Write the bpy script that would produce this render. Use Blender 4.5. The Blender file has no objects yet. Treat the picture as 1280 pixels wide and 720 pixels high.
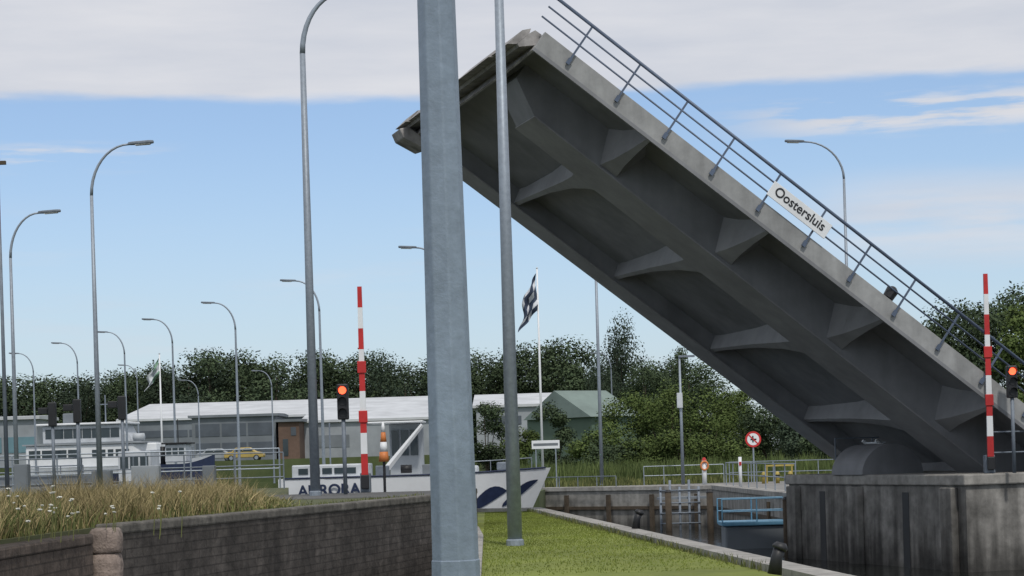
import bpy, bmesh, math, random
from mathutils import Vector, Matrix
random.seed(7)
R=math.radians
F=2500.0; HZ=572.0; TH=R(1.7); H=1.6
scn=bpy.context.scene; COL=scn.collection
def q(px,py):
    x=px-640; y=HZ-py
    return (x*math.cos(TH)+y*math.sin(TH), y*math.cos(TH)-x*math.sin(TH))
def at(px,py,Y):
    a,b=q(px,py); return Vector((a/F*Y,Y,H+b/F*Y))
def gr(px,py,z):
    a,b=q(px,py); Y=(z-H)*F/b; return Vector((a/F*Y,Y,z))
# ---------- camera
cam=bpy.data.cameras.new('camera'); co=bpy.data.objects.new('camera',cam); COL.objects.link(co)
cam.sensor_width=36; cam.lens=36*F/1280; cam.shift_y=(HZ-360)/1280; cam.clip_end=8000; cam.clip_start=.1
co.matrix_world=Matrix.Translation((0,0,H))@Matrix.Rotation(R(90),4,'X')@Matrix.Rotation(-TH,4,'Z')
scn.camera=co
scn.view_settings.view_transform='Standard'; scn.view_settings.look='None'; scn.view_settings.exposure=0
# ---------- materials
def mat(name,c,rough=.7,metal=0,var=.2,scale=2,bump=0,c2=None,big=.15,bigscale=.3,zst=None,leaf=False,emit=0,spec=.4,streak=None,brick=None):
    m=bpy.data.materials.new(name); m.use_nodes=True; nt=m.node_tree; N=nt.nodes; L=nt.links
    p=N['Principled BSDF']; p.inputs['Roughness'].default_value=rough; p.inputs['Metallic'].default_value=metal
    p.inputs['Specular IOR Level'].default_value=spec
    geo=N.new('ShaderNodeNewGeometry')
    n=N.new('ShaderNodeTexNoise'); n.inputs['Scale'].default_value=scale; n.inputs['Detail'].default_value=6; n.inputs['Roughness'].default_value=.65
    L.new(geo.outputs['Position'],n.inputs['Vector'])
    n2=N.new('ShaderNodeTexNoise'); n2.inputs['Scale'].default_value=bigscale; n2.inputs['Detail'].default_value=4
    L.new(geo.outputs['Position'],n2.inputs['Vector'])
    if c2 is None:
        ca=[x*(1-var) for x in c]; cb=[min(1,x*(1+var)) for x in c]
    else: ca=c; cb=c2
    r=N.new('ShaderNodeValToRGB'); r.color_ramp.elements[0].position=.3; r.color_ramp.elements[1].position=.7
    r.color_ramp.elements[0].color=(*ca,1); r.color_ramp.elements[1].color=(*cb,1)
    L.new(geo.outputs['Random Per Island'] if leaf else n.outputs['Fac'],r.inputs['Fac'])
    if leaf: r.color_ramp.elements[0].position=0; r.color_ramp.elements[1].position=1
    mr=N.new('ShaderNodeMapRange'); mr.inputs[1].default_value=.3; mr.inputs[2].default_value=.7; mr.inputs[3].default_value=1-big; mr.inputs[4].default_value=1+big
    L.new(n2.outputs['Fac'],mr.inputs[0])
    mx=N.new('ShaderNodeVectorMath'); mx.operation='SCALE'; L.new(r.outputs['Color'],mx.inputs[0]); L.new(mr.outputs[0],mx.inputs['Scale'])
    out=mx.outputs[0]
    def scaled(out,fac):
        m4=N.new('ShaderNodeVectorMath'); m4.operation='SCALE'; L.new(out,m4.inputs[0]); L.new(fac,m4.inputs['Scale']); return m4.outputs[0]
    if brick:
        sx=N.new('ShaderNodeSeparateXYZ'); L.new(geo.outputs['Position'],sx.inputs[0])
        cx=N.new('ShaderNodeCombineXYZ'); L.new(sx.outputs['Y'],cx.inputs[0]); L.new(sx.outputs['Z'],cx.inputs[1])
        bk=N.new('ShaderNodeTexBrick'); bk.inputs['Scale'].default_value=1; bk.inputs['Brick Width'].default_value=.55; bk.inputs['Row Height'].default_value=.13; bk.inputs['Mortar Size'].default_value=.012; bk.inputs['Mortar Smooth'].default_value=.3
        bk.inputs['Color1'].default_value=(.85,.85,.85,1); bk.inputs['Color2'].default_value=(1.15,1.15,1.15,1); bk.inputs['Mortar'].default_value=(brick,brick,brick,1)
        L.new(cx.outputs[0],bk.inputs['Vector'])
        mm=N.new('ShaderNodeVectorMath'); mm.operation='MULTIPLY'; L.new(out,mm.inputs[0]); L.new(bk.outputs['Color'],mm.inputs[1]); out=mm.outputs[0]
    if zst or streak:
        mp=N.new('ShaderNodeMapping'); mp.inputs['Scale'].default_value=(2.5,2.5,.22); L.new(geo.outputs['Position'],mp.inputs[0])
        n3=N.new('ShaderNodeTexNoise'); n3.inputs['Scale'].default_value=1.0; n3.inputs['Detail'].default_value=6; L.new(mp.outputs[0],n3.inputs['Vector'])
    if streak:
        m5=N.new('ShaderNodeMapRange'); m5.inputs[1].default_value=.36; m5.inputs[2].default_value=.62; m5.inputs[3].default_value=1-streak; m5.inputs[4].default_value=1+streak*.5
        L.new(n3.outputs['Fac'],m5.inputs[0]); out=scaled(out,m5.outputs[0])
    if zst:
        sp=N.new('ShaderNodeSeparateXYZ'); L.new(geo.outputs['Position'],sp.inputs[0])
        ad=N.new('ShaderNodeMath'); ad.operation='MULTIPLY_ADD'; ad.inputs[1].default_value=(zst[1]-zst[0])*1.6; L.new(n3.outputs['Fac'],ad.inputs[0]); L.new(sp.outputs['Z'],ad.inputs[2])
        m3=N.new('ShaderNodeMapRange'); m3.interpolation_type='SMOOTHSTEP'; m3.inputs[1].default_value=zst[0]+(zst[1]-zst[0])*.8; m3.inputs[2].default_value=zst[1]+(zst[1]-zst[0])*.8; m3.inputs[3].default_value=zst[2]; m3.inputs[4].default_value=1
        L.new(ad.outputs[0],m3.inputs[0]); out=scaled(out,m3.outputs[0])
    L.new(out,p.inputs['Base Color'])
    if bump:
        b=N.new('ShaderNodeBump'); b.inputs['Strength'].default_value=bump; b.inputs['Distance'].default_value=.05
        L.new(n.outputs['Fac'],b.inputs['Height']); L.new(b.outputs[0],p.inputs['Normal'])
    if emit:
        p.inputs['Emission Color'].default_value=(*c,1); p.inputs['Emission Strength'].default_value=emit
    return m
M={}
M['galv']=mat('galvanised',(.27,.31,.36),.5,.3,.14,12,.08)
M['galvfg']=mat('galvanised_near',(.24,.295,.37),.5,.25,.12,16,.12,big=.10,bigscale=2.2,streak=.05)
M['galvd']=mat('galvanised_dull',(.18,.21,.25),.6,.2,.2,6)
M['steel']=mat('bridge_paint',(.195,.20,.212),.65,.0,.10,1.5,.05,big=.22,bigscale=.35,streak=.08)
M['steelf']=mat('bridge_frames',(.25,.252,.262),.65,.0,.10,1.5,.05,big=.15,bigscale=.5,streak=.05)
M['steell']=mat('bridge_fascia',(.28,.285,.285),.6,.0,.14,3,.05,big=.15,bigscale=.8,streak=.16)
M['steelr']=mat('bridge_nose',(.25,.24,.235),.65,.0,.45,2,.2,streak=.3)
M['rail']=mat('rail_paint',(.10,.13,.19),.5,.2,.15,5)
M['white']=mat('white_paint',(.74,.76,.78),.5,0,.05,1.5,big=.06)
M['offw']=mat('dirty_white',(.50,.53,.56),.55,0,.14,2,big=.12)
M['black']=mat('black_paint',(.02,.021,.024),.5,0,.2,4)
M['navy']=mat('navy_paint',(.02,.03,.07),.4,0,.2,4)
M['fnavy']=mat('flag_dark',(.035,.05,.085),.8,0,.2,4)
M['fgrey']=mat('flag_pale',(.55,.57,.60),.8,0,.15,4)
M['red']=mat('red_paint',(.50,.03,.03),.5,0,.15,4)
M['orange']=mat('orange_paint',(.60,.20,.06),.5,0,.15,4)
M['yellow']=mat('yellow_paint',(.40,.31,.08),.6,0,.25,4)
M['ycar']=mat('yellow_car_paint',(.42,.31,.09),.45,0,.1,4)
M['blue']=mat('blue_paint',(.12,.29,.43),.5,0,.15,4)
M['green']=mat('green_flag',(.16,.28,.20),.8,0,.15,4)
M['glass']=mat('dark_glass',(.03,.045,.055),.12,0,.1,1,spec=.6)
M['dull']=mat('dull_glazing',(.085,.10,.12),.4,0,.2,.5)
M['teal']=mat('teal_glass',(.12,.22,.26),.2,0,.1,1,spec=.6)
M['lens']=mat('lamp_lens',(.5,.5,.48),.3)
M['redlit']=mat('red_signal',(1,.08,.03),.4,emit=3.5)
M['conc']=mat('concrete',(.20,.193,.18),.9,0,.4,2.2,.5,big=.35,bigscale=.5,zst=(-1.9,-.4,.3),streak=.38)
M['concq']=mat('quay_concrete',(.26,.255,.24),.9,0,.3,2.2,.4,big=.2,bigscale=.4,zst=(-1.9,-.9,.32),streak=.25)
M['concl']=mat('coping_concrete',(.30,.29,.27),.9,0,.25,4,.3,streak=.2)
M['wall']=mat('old_wall',(.070,.062,.056),.95,0,.45,5,.7,big=.3,bigscale=.9,streak=.25,brick=.55)
M['walltop']=mat('old_wall_top',(.115,.108,.096),.95,0,.5,5,.6,big=.35,bigscale=1.3)
M['brown']=mat('brown_wall',(.088,.068,.056),.95,0,.45,5,.7,streak=.2,brick=.55)
M['pink']=mat('pinkish_stone',(.23,.185,.16),.9,0,.4,8,.9,big=.3,bigscale=3)
M['pave']=mat('paving',(.20,.195,.185),.9,0,.15,5,.2)
M['asph']=mat('asphalt',(.10,.10,.098),.9,0,.2,8,.2)
M['soil']=mat('bank_soil',(.085,.085,.04),.95,0,.3,1.5,.3,c2=(.075,.09,.035))
M['lawn']=mat('lawn',(.125,.16,.024),.95,0,.3,2.2,.4,c2=(.18,.205,.042),big=.3,bigscale=.35)
M['field']=mat('field',(.06,.085,.03),.95,0,.3,.6,.3,c2=(.09,.11,.045))
M['blade']=mat('grass_blade',(.115,.155,.022),.9,leaf=True,c2=(.195,.225,.05),big=.3,bigscale=.4)
M['straw']=mat('straw_blade',(.17,.14,.06),.9,leaf=True,c2=(.36,.29,.15),big=.3,bigscale=.5)
M['weed']=mat('weed_blade',(.060,.082,.024),.9,leaf=True,c2=(.17,.175,.06),big=.25)
M['reed']=mat('reed_blade',(.055,.085,.022),.9,leaf=True,c2=(.12,.155,.05),big=.25,bigscale=.3)
M['lf1']=mat('foliage_a',(.042,.062,.036),.9,leaf=True,c2=(.074,.100,.052),big=.35,bigscale=.12,spec=.05)  # lightened and slightly bluish: haze of the far trees put into the colour
M['lf2']=mat('foliage_b',(.060,.090,.030),.9,leaf=True,c2=(.110,.145,.048),big=.35,bigscale=.2,spec=.05)
M['lf3']=mat('foliage_c',(.034,.050,.035),.9,leaf=True,c2=(.056,.076,.048),big=.3,bigscale=.12,spec=.05)
M['bark']=mat('bark',(.07,.055,.04),.95,0,.3,4,.4)
M['roofw']=mat('white_roof',(.50,.52,.54),.6,0,.08,.5)
M['roofg']=mat('grey_roof',(.17,.22,.20),.7,0,.1,1)
M['clad']=mat('grey_cladding',(.16,.18,.20),.6,0,.1,.3)
M['cladl']=mat('pale_cladding',(.29,.315,.34),.6,0,.12,.4)
M['cladg']=mat('green_cladding',(.10,.15,.11),.7,0,.12,.4)
M['brick']=mat('brown_brick',(.13,.085,.065),.85,0,.15,3)
M['petal']=mat('white_petals',(.60,.60,.54),.8,0,.1,9)
wm=bpy.data.materials.new('water'); wm.use_nodes=True; nt=wm.node_tree; p=nt.nodes['Principled BSDF']
p.inputs['Base Color'].default_value=(.012,.014,.012,1); p.inputs['Roughness'].default_value=.08
g=nt.nodes.new('ShaderNodeNewGeometry'); n=nt.nodes.new('ShaderNodeTexNoise'); n.inputs['Scale'].default_value=1.6; n.inputs['Detail'].default_value=5
b=nt.nodes.new('ShaderNodeBump'); b.inputs['Strength'].default_value=.5; b.inputs['Distance'].default_value=.08
nt.links.new(g.outputs['Position'],n.inputs['Vector']); nt.links.new(n.outputs['Fac'],b.inputs['Height']); nt.links.new(b.outputs[0],p.inputs['Normal'])
M['water']=wm
# ---------- mesh builder
class MB:
    def __init__(s): s.v=[]; s.f=[]
    def add(s,vs,fs):
        k=len(s.v); s.v+= [tuple(v) for v in vs]; s.f+=[tuple(i+k for i in f) for f in fs]; return s
    def box(s,a,b,T=None):
        x0,y0,z0=a; x1,y1,z1=b
        vs=[Vector(v) for v in ((x0,y0,z0),(x1,y0,z0),(x1,y1,z0),(x0,y1,z0),(x0,y0,z1),(x1,y0,z1),(x1,y1,z1),(x0,y1,z1))]
        if T: vs=[T@v for v in vs]
        return s.add(vs,[(3,2,1,0),(4,5,6,7),(0,1,5,4),(1,2,6,5),(2,3,7,6),(3,0,4,7)])
    def cbox(s,c,d,rz=0):
        T=Matrix.Translation(c)@Matrix.Rotation(rz,4,'Z')
        return s.box((-d[0]/2,-d[1]/2,-d[2]/2),(d[0]/2,d[1]/2,d[2]/2),T)
    def prism(s,pts,z0,z1,T=None):
        n=len(pts); ar=sum(pts[i][0]*pts[(i+1)%n][1]-pts[(i+1)%n][0]*pts[i][1] for i in range(n))
        if ar<0: pts=pts[::-1]
        vs=[Vector((p[0],p[1],z0)) for p in pts]+[Vector((p[0],p[1],z1)) for p in pts]
        if T: vs=[T@v for v in vs]
        return s.add(vs,[tuple(range(n))[::-1],tuple(range(n,2*n))]+[(i,(i+1)%n,n+(i+1)%n,n+i) for i in range(n)])
    def tube(s,path,rad,seg=8,cap=True,ph=0):
        path=[Vector(p) for p in path]; n=len(path)
        if not hasattr(rad,'__len__'): rad=[rad]*n
        t0=(path[1]-path[0]).normalized(); up=Vector((0,0,1)) if abs(t0.z)<.9 else Vector((1,0,0))
        a=t0.cross(up).normalized(); vs=[]
        for i in range(n):
            t=(path[min(i+1,n-1)]-path[max(i-1,0)]).normalized()
            a=(a-t*a.dot(t)).normalized(); bb=t.cross(a)
            for k in range(seg):
                an=2*math.pi*k/seg+ph; vs.append(path[i]+(a*math.cos(an)+bb*math.sin(an))*rad[i])
        fs=[(i*seg+k,i*seg+(k+1)%seg,(i+1)*seg+(k+1)%seg,(i+1)*seg+k) for i in range(n-1) for k in range(seg)]
        if cap: fs+=[tuple(range(seg))[::-1],tuple(range((n-1)*seg,n*seg))]
        return s.add(vs,fs)
def build(name,mb,m,parent=None,smooth=False,world=False,bev=0):
    me=bpy.data.meshes.new(name)
    vs=mb.v
    if world and parent is not None:
        l=parent.location; vs=[(v[0]-l.x,v[1]-l.y,v[2]-l.z) for v in vs]
    me.from_pydata(vs,[],mb.f); me.materials.append(m)
    if len(mb.f)<1200:
        bm=bmesh.new(); bm.from_mesh(me); bmesh.ops.recalc_face_normals(bm,faces=bm.faces); bm.to_mesh(me); bm.free()
    if smooth:
        me.polygons.foreach_set('use_smooth',[True]*len(me.polygons))
    me.update()
    o=bpy.data.objects.new(name,me); COL.objects.link(o)
    if parent is not None: o.parent=parent
    if bev:
        md=o.modifiers.new('b','BEVEL'); md.width=bev; md.segments=2; md.limit_method='ANGLE'
    return o
def tag(o,label=None,cat=None,group=None,kind=None):
    if label: o['label']=label
    if cat: o['category']=cat
    if group: o['group']=group
    if kind: o['kind']=kind
    return o
def root(name,loc,label,cat,group=None,rz=0):
    o=bpy.data.objects.new(name,None); COL.objects.link(o); o.location=loc; o.rotation_euler=(0,0,rz); o.empty_display_size=.3
    return tag(o,label,cat,group)
def copytree(o,parent=None):
    c=o.copy(); COL.objects.link(c)
    if parent is not None: c.parent=parent
    for ch in list(o.children): copytree(ch,c)
    return c
def textmesh(s,size,m,name,parent,T,off=.012):
    cu=bpy.data.curves.new('t','FONT'); cu.body=s; cu.size=size; cu.align_x='CENTER'; cu.align_y='CENTER'; cu.extrude=.004; cu.offset=size*off
    o=bpy.data.objects.new('t',cu); COL.objects.link(o); bpy.context.view_layer.update()
    me=bpy.data.meshes.new_from_object(o.evaluated_get(bpy.context.evaluated_depsgraph_get()))
    bpy.data.objects.remove(o); me.transform(T); me.materials.clear(); me.materials.append(m)
    r=bpy.data.objects.new(name,me); COL.objects.link(r); r.parent=parent; return r
def struct(name,mb,m,label,cat='ground'):
    return tag(build(name,mb,m),label,cat,kind='structure')

# ---------- setting
struct('ground',MB().prism([(-4000,6000),(4000,6000),(4000,-60),(24,-60),(24,54),(10.2,62),(9.4,91),(1.6,98),(1.2,92),(-2.5,80),(-5.5,79),(-37,148),(-33.5,150),(-14,108),(-13,186),(-4000,186)],-6,0),M['field'],'flat green land beyond the lock reaching the horizon')
struct('grass_bank',MB().prism([(-90,187),(-12,187),(-3,196),(2,230),(2,420),(-90,420)],-1,2.1),M['field'],'green grassy bank carrying the cars and warehouses at the left')
struct('water',MB().add([(-4000,-60,-1.8),(60,-60,-1.8),(60,200,-1.8),(-4000,200,-1.8)],[(0,1,2,3)]),M['water'],'dark still water in the lock channel','water')
LB=.83
struct('left_bank',MB().prism([(-4000,-60),(-9,-60),(-5.95,22),(-5.6,26.6),(-1.9,42),(-1.45,44.6),(-.95,49.8),(-5.7,50.6),(-7.4,66),(-4000,66)],-6,LB),M['soil'],'raised left bank with dry grass behind the retaining wall')
struct('road',MB().prism([(-2.1,42.5),(-1.55,45.4),(-1.05,49.6),(-5.75,50.4),(-13,50.4),(-13,46),(-5.4,43.5)],LB-.1,LB+.006),M['asph'],'asphalt road leading to the open bridge on the left bank','road')
struct('lawn',MB().prism([(-3,-30),(-2.6,12),(-.45,26),(-.62,40),(-.8,45.2),(-1.6,45.2),(-1.6,60),(.45,59),(3.35,25.7),(5.8,0),(8,-30)],-6,0),M['lawn'],'mown grass strip between the foreground pole and the lock water')
struct('lower_path',MB().prism([(-9,-40),(-.3,-40),(-.3,45.5),(-9,45.5)],-6,-1.3),M['pave'],'sunken paved path in front of the dark retaining wall','path')
struct('path_kerb',MB().prism([(-2.9,12),(-.75,26),(-.95,45),(-.8,45.2),(-.62,40),(-.45,26),(-2.6,12)],-1.4,.07),M['concl'],'concrete kerb along the left edge of the lawn','kerb')
struct('quay_edge',MB().prism([(.45,59),(3.35,25.7),(5.8,0),(6.25,0),(3.75,25.7),(.8,59.4),(-1.6,60.4),(-1.6,60)],-6,.1),M['concl'],'pale concrete coping along the right edge of the lawn','kerb')
struct('towpath',MB().prism([(9.6,62),(9.4,91.5),(1.8,98.4),(1.2,103),(12,101),(40,96),(40,62)],-.02,.01),M['pave'],'narrow paved path along the far bank','path')

def wallseg(pts,z0,z1,th,name,label,m,mt):
    r=root(name,(pts[0][0],pts[0][1],0),label,'wall')
    a=MB(); c=MB()
    L=[];Rr=[]
    for i,pnt in enumerate(pts):
        d=Vector(pts[min(i+1,len(pts)-1)])-Vector(pts[max(i-1,0)]); nn=Vector((d.y,-d.x)).normalized()
        L.append((pnt[0]-nn.x*th,pnt[1]-nn.y*th)); Rr.append((pnt[0]+.0,pnt[1]))
    a.prism(Rr+L[::-1],z0,z1-.14)
    c.prism([(x+.02,y-.01) for x,y in Rr]+[(x-.02,y) for x,y in L[::-1]],z1-.14,z1)
    build('wall_body',a,m,r,world=True); build('coping',c,mt,r,world=True,bev=.03)
    return r
wallseg([(-5.28,26.8),(-3.45,34.3),(-1.62,42),(-1.15,44.6),(-.9,49.6)],-1.5,.87,.35,'retaining_wall','long dark weathered retaining wall running behind the foreground pole',M['wall'],M['walltop'])
wallseg([(-5.9,8),(-5.62,22),(-5.42,25.7)],-1.5,.78,.35,'low_wall','short brown wall in the bottom left corner beside the rough stone post',M['brown'],M['brown'])
pr=root('stone_post',(-5.33,26.1,-1.3),'stubby pinkish stone post with rough rounded top between two walls','post')
rnd=random.Random(3)
def rough_block(z0,z1,a,b,taper):
    mb=MB(); n=14; vs=[]
    zs=[z0,z0+.02]+[z0+(z1-z0)*t for t in (.25,.5,.75,.9,.97,1.0)]
    sc=[.93,.99,1.0,1.02,1,taper+.13,taper,taper*.72]
    for z,s in zip(zs,sc):
        for k in range(n):
            an=2*math.pi*k/n; cx=math.copysign(abs(math.cos(an))**.6,math.cos(an)); cy=math.copysign(abs(math.sin(an))**.6,math.sin(an))
            j=1+rnd.uniform(-.05,.05); vs.append((a*s*cx*j,b*s*cy*j,z+rnd.uniform(-.008,.008)))
    m=len(zs); mb.add(vs,[(i*n+k,i*n+(k+1)%n,(i+1)*n+(k+1)%n,(i+1)*n+k) for i in range(m-1) for k in range(n)]+[tuple(range(n))[::-1],tuple(range((m-1)*n,m*n))]); return mb
build('post_shaft',rough_block(0,1.84,.195,.19,.95),M['pink'],pr,True)
build('post_cap',rough_block(1.82,2.14,.215,.2,.75),M['pink'],pr,True)

# ---------- sky
w=bpy.data.worlds.new('World'); scn.world=w; w.use_nodes=True; nt=w.node_tree; N=nt.nodes; L=nt.links
bg=N['Background']; bg.inputs['Strength'].default_value=.12
SUN_EL=55; SUN_AZ=166
sky=N.new('ShaderNodeTexSky'); sky.sky_type='NISHITA'; sky.sun_disc=False; sky.sun_elevation=R(SUN_EL); sky.sun_rotation=R(SUN_AZ); sky.air_density=1.0; sky.dust_density=.6; sky.ozone_density=2
tc=N.new('ShaderNodeTexCoord'); sp=N.new('ShaderNodeSeparateXYZ'); L.new(tc.outputs['Generated'],sp.inputs[0])
def math_(op,a,b=None,c=None):
    m=N.new('ShaderNodeMath'); m.operation=op
    for i,x in enumerate((a,b,c)):
        if x is None: continue
        if isinstance(x,(int,float)): m.inputs[i].default_value=x
        else: L.new(x,m.inputs[i])
    return m.outputs[0]
r2=math_('SQRT',math_('ADD',math_('MULTIPLY',sp.outputs[0],sp.outputs[0]),math_('MULTIPLY',sp.outputs[1],sp.outputs[1])))
el=math_('DIVIDE',sp.outputs[2],math_('MAXIMUM',r2,.01))
az=math_('DIVIDE',sp.outputs[0],math_('MAXIMUM',r2,.01))
def noise(sx,sz,det=6,off=0,rough=.55):
    cb=N.new('ShaderNodeCombineXYZ'); L.new(math_('MULTIPLY_ADD',az,sx,off),cb.inputs[0]); L.new(math_('MULTIPLY',sp.outputs[1],sx),cb.inputs[1]); L.new(math_('MULTIPLY',el,sz),cb.inputs[2])
    n=N.new('ShaderNodeTexNoise'); n.inputs['Scale'].default_value=1; n.inputs['Detail'].default_value=det; n.inputs['Roughness'].default_value=rough; L.new(cb.outputs[0],n.inputs['Vector']); return n.outputs['Fac']
def mr(x,a,b,c=0,d=1):
    m=N.new('ShaderNodeMapRange'); m.interpolation_type='SMOOTHSTEP'
    L.new(x,m.inputs[0])
    for i,v in enumerate((a,b,c,d)): m.inputs[i+1].default_value=v
    return m.outputs[0]
top=mr(math_('ADD',el,math_('MULTIPLY_ADD',noise(9,50),.016,-.008)),.179,.186,0,.95)
def band(e0,e1,soft):
    return math_('MULTIPLY',mr(el,e0-soft,e0+soft),mr(el,e1-soft,e1+soft,1,0))
st1=math_('MULTIPLY',math_('MULTIPLY',band(.155,.172,.006),mr(az,.09,.17)),mr(noise(14,120,off=3),.40,.56))
st2=math_('MULTIPLY',math_('MULTIPLY',band(.148,.158,.005),mr(az,-.15,-.2)),mr(noise(14,120,off=9),.42,.60))
st3=math_('MULTIPLY',math_('MULTIPLY',band(.095,.128,.014),mr(az,.12,.20)),mr(noise(8,60,off=5),.28,.55,.15,.8))
st4=math_('MULTIPLY',band(.02,.12,.02),mr(noise(6,55,off=15),.5,.75,0,.3))
haze=mr(el,.0,.18,.6,.16)
mask=math_('MINIMUM',math_('ADD',math_('ADD',math_('ADD',top,st1),math_('ADD',st2,st3)),st4),1)
tint=N.new('ShaderNodeMix'); tint.data_type='RGBA'; tint.blend_type='MULTIPLY'; tint.inputs[0].default_value=1; L.new(sky.outputs[0],tint.inputs[6]); tint.inputs[7].default_value=(.90,.97,1.10,1)
hz=N.new('ShaderNodeMix'); hz.data_type='RGBA'; L.new(haze,hz.inputs[0]); L.new(tint.outputs[2],hz.inputs[6]); hz.inputs[7].default_value=(4.5,5.3,6.2,1)
cl=N.new('ShaderNodeValToRGB'); cl.color_ramp.elements[0].position=.3; cl.color_ramp.elements[1].position=.7
cl.color_ramp.elements[0].color=(.57,.60,.67,1); cl.color_ramp.elements[1].color=(.71,.715,.75,1); L.new(noise(7,45,off=20),cl.inputs[0])
cs=N.new('ShaderNodeVectorMath'); cs.operation='SCALE'; L.new(cl.outputs[0],cs.inputs[0]); cs.inputs['Scale'].default_value=8.6
mix=N.new('ShaderNodeMix'); mix.data_type='RGBA'; L.new(mask,mix.inputs[0]); L.new(hz.outputs[2],mix.inputs[6]); L.new(cs.outputs[0],mix.inputs[7])
L.new(mix.outputs[2],bg.inputs['Color'])
sl=bpy.data.lights.new('sun','SUN'); sl.energy=2.1; sl.angle=R(4); sl.color=(1,.95,.87)
so=bpy.data.objects.new('sun',sl); COL.objects.link(so)
sd=Vector((math.sin(R(SUN_AZ))*math.cos(R(SUN_EL)),math.cos(R(SUN_AZ))*math.cos(R(SUN_EL)),math.sin(R(SUN_EL))))
so.rotation_euler=sd.to_track_quat('Z','Y').to_euler()

# ---------- bridge leaf
A=R(16.0); E=R(36.1)
c_=Vector((-math.sin(A),math.cos(A),0)); d_=Vector((-math.cos(A)*math.cos(E),-math.sin(A)*math.cos(E),math.sin(E))); n_=(-d_).cross(c_)
Ptip=at(680,42,50); LL=19.6; W=13.5
Rm=Matrix((-d_,c_,n_)).transposed().to_4x4()
br=root('bascule_bridge',(0,0,0),'huge grey steel bascule bridge leaf raised at an angle over the lock','bridge')
br.matrix_world=Matrix.Translation(Ptip-d_*LL)@Rm
def U(u): return u-LL
def bb(mb,u0,u1,v0,v1,w0,w1): return mb.box((U(u0),v0,w0),(U(u1),v1,w1))
build('deck',bb(MB(),.06,LL,.13,W-.13,-.12,-.002),M['steel'],br)
for v0,dp in ((0,-.50),(W-.12,-.60)):
    build('fascia_beam',bb(MB(),0,LL,v0,v0+.12,dp,.06),M['steell'],br,bev=.01)
build('edge_plate',bb(MB(),0,LL,-.03,-.001,-.53,-.44),M['steel'],br)
def profx(mb,prof,u0,u1):
    n=len(prof); vs=[(U(u0),v,w_) for v,w_ in prof]+[(U(u1),v,w_) for v,w_ in prof]
    return mb.add(vs,[tuple(range(n)),tuple(range(n,2*n))[::-1]]+[(i,n+i,n+(i+1)%n,(i+1)%n) for i in range(n)])
def profy(mb,prof,v0,v1):
    n=len(prof); vs=[(U(u),v0,w_) for u,w_ in prof]+[(U(u),v1,w_) for u,w_ in prof]
    return mb.add(vs,[tuple(range(n))[::-1],tuple(range(n,2*n))]+[(i,(i+1)%n,n+(i+1)%n,n+i) for i in range(n)])
for v0,v1,w0,w1 in ((2.4,4.1,-1.08,-1.28),(W-1.4,W-.2,-.62,-.68)):
    g=build('main_girder',profy(MB(),[(.35,-.12),(.35,-.55),(1.3,w0),(19.4,w1),(19.4,-.12)],v0,v1),M['steel'],br)
    build('bottom_flange',profy(MB(),[(1.3,w0-.003),(1.3,w0-.04),(19.4,w1-.04),(19.4,w1-.003)],v0-.06,v1+.06),M['steelf'],g)
def flare(name,u,secs,m):
    # roof-shaped rib: broad at the deck, narrow at its bottom edge, flaring where it meets the girder
    mb=MB(); vs=[]
    for v,wb,h in secs: vs+=[(U(u-h*.45),v,wb),(U(u+h*.45),v,wb),(U(u+h),v,-.12),(U(u-h),v,-.12)]
    n=len(secs); fs=[(0,1,2,3),(4*n-1,4*n-2,4*n-3,4*n-4)]
    for i in range(n-1):
        a=4*i; fs+=[(a,a+4,a+5,a+1),(a+1,a+5,a+6,a+2),(a+2,a+6,a+7,a+3),(a+3,a+7,a+4,a)]
    return build(name,mb.add(vs,fs),m,br)
for u in (3.75,7.7,11.65,15.6,18.9):
    flare('cross_frame',u,[(4.105,-1.10,.95),(5.0,-.98,.62),(6.4,-.82,.36),(8.6,-.66,.20),(W-2.2,-.58,.15),(W-1.41,-.58,.18)],M['steelf'])
    flare('bracket',u,[(2.395,-1.06,.62),(1.8,-.90,.38),(1.0,-.70,.22),(.125,-.48,.12)],M['steelf'])
build('end_beam',profx(MB(),[(.12,-.002),(.12,-.48),(2.2,-.66),(W-2.2,-.70),(W-.12,-.58),(W-.12,-.002)],.0,.055),M['steelr'],br)
rnd=random.Random(5)
build('nose_plate',profy(MB(),[(0,.03),(0,-.3),(-.30,-.58),(-.38,-.54),(-.26,-.1),(-.2,.02)],.25,W-.1),M['steelr'],br)
v=.35
while v<W-.8:
    l=rnd.uniform(1.0,2.0); l=min(l,W-.15-v); j=rnd.uniform(-.05,.12)
    build('nose_segment',profy(MB(),[(-.262,-.1),(-.385,-.535),(-.5-j,-.60-j),(-.42-j*.5,-.15),(-.3,-.02+j*.6)],v,v+l-.04),M['steelr'],br); v+=l
build('corner_plate',profy(MB(),[(.06,-.62),(-.35,-.62),(-.55,-.85),(-.3,-1.0),(.4,-.9),(.6,-.62)],W-1.3,W-.15),M['steelr'],br,bev=.03)
for v in (-.07,W+.07):
    for k in range(13):
        u=.9+k*1.55
        pm=MB(); pm.cbox((U(u),v,.33),(.05,.035,1.14)); pm.cbox((U(u),v,-.20),(.10,.05,.16))
        build('railing_post',pm,M['rail'],br)
    build('handrail',MB().tube([(U(-.3),v,.92),(U(LL),v,.92)],.046,8),M['rail'],br,True)
    for z in (.30,.61): build('guard_rail',MB().tube([(U(-.3),v,z),(U(LL),v,z)],.024,6),M['rail'],br,True)
sg=build('name_sign',MB().box((U(7.05),-.16,.20),(U(9.0),-.13,.63)),M['white'],br,bev=.008)
sg['label']='white sign board reading Oostersluis on the bridge railing'
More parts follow.
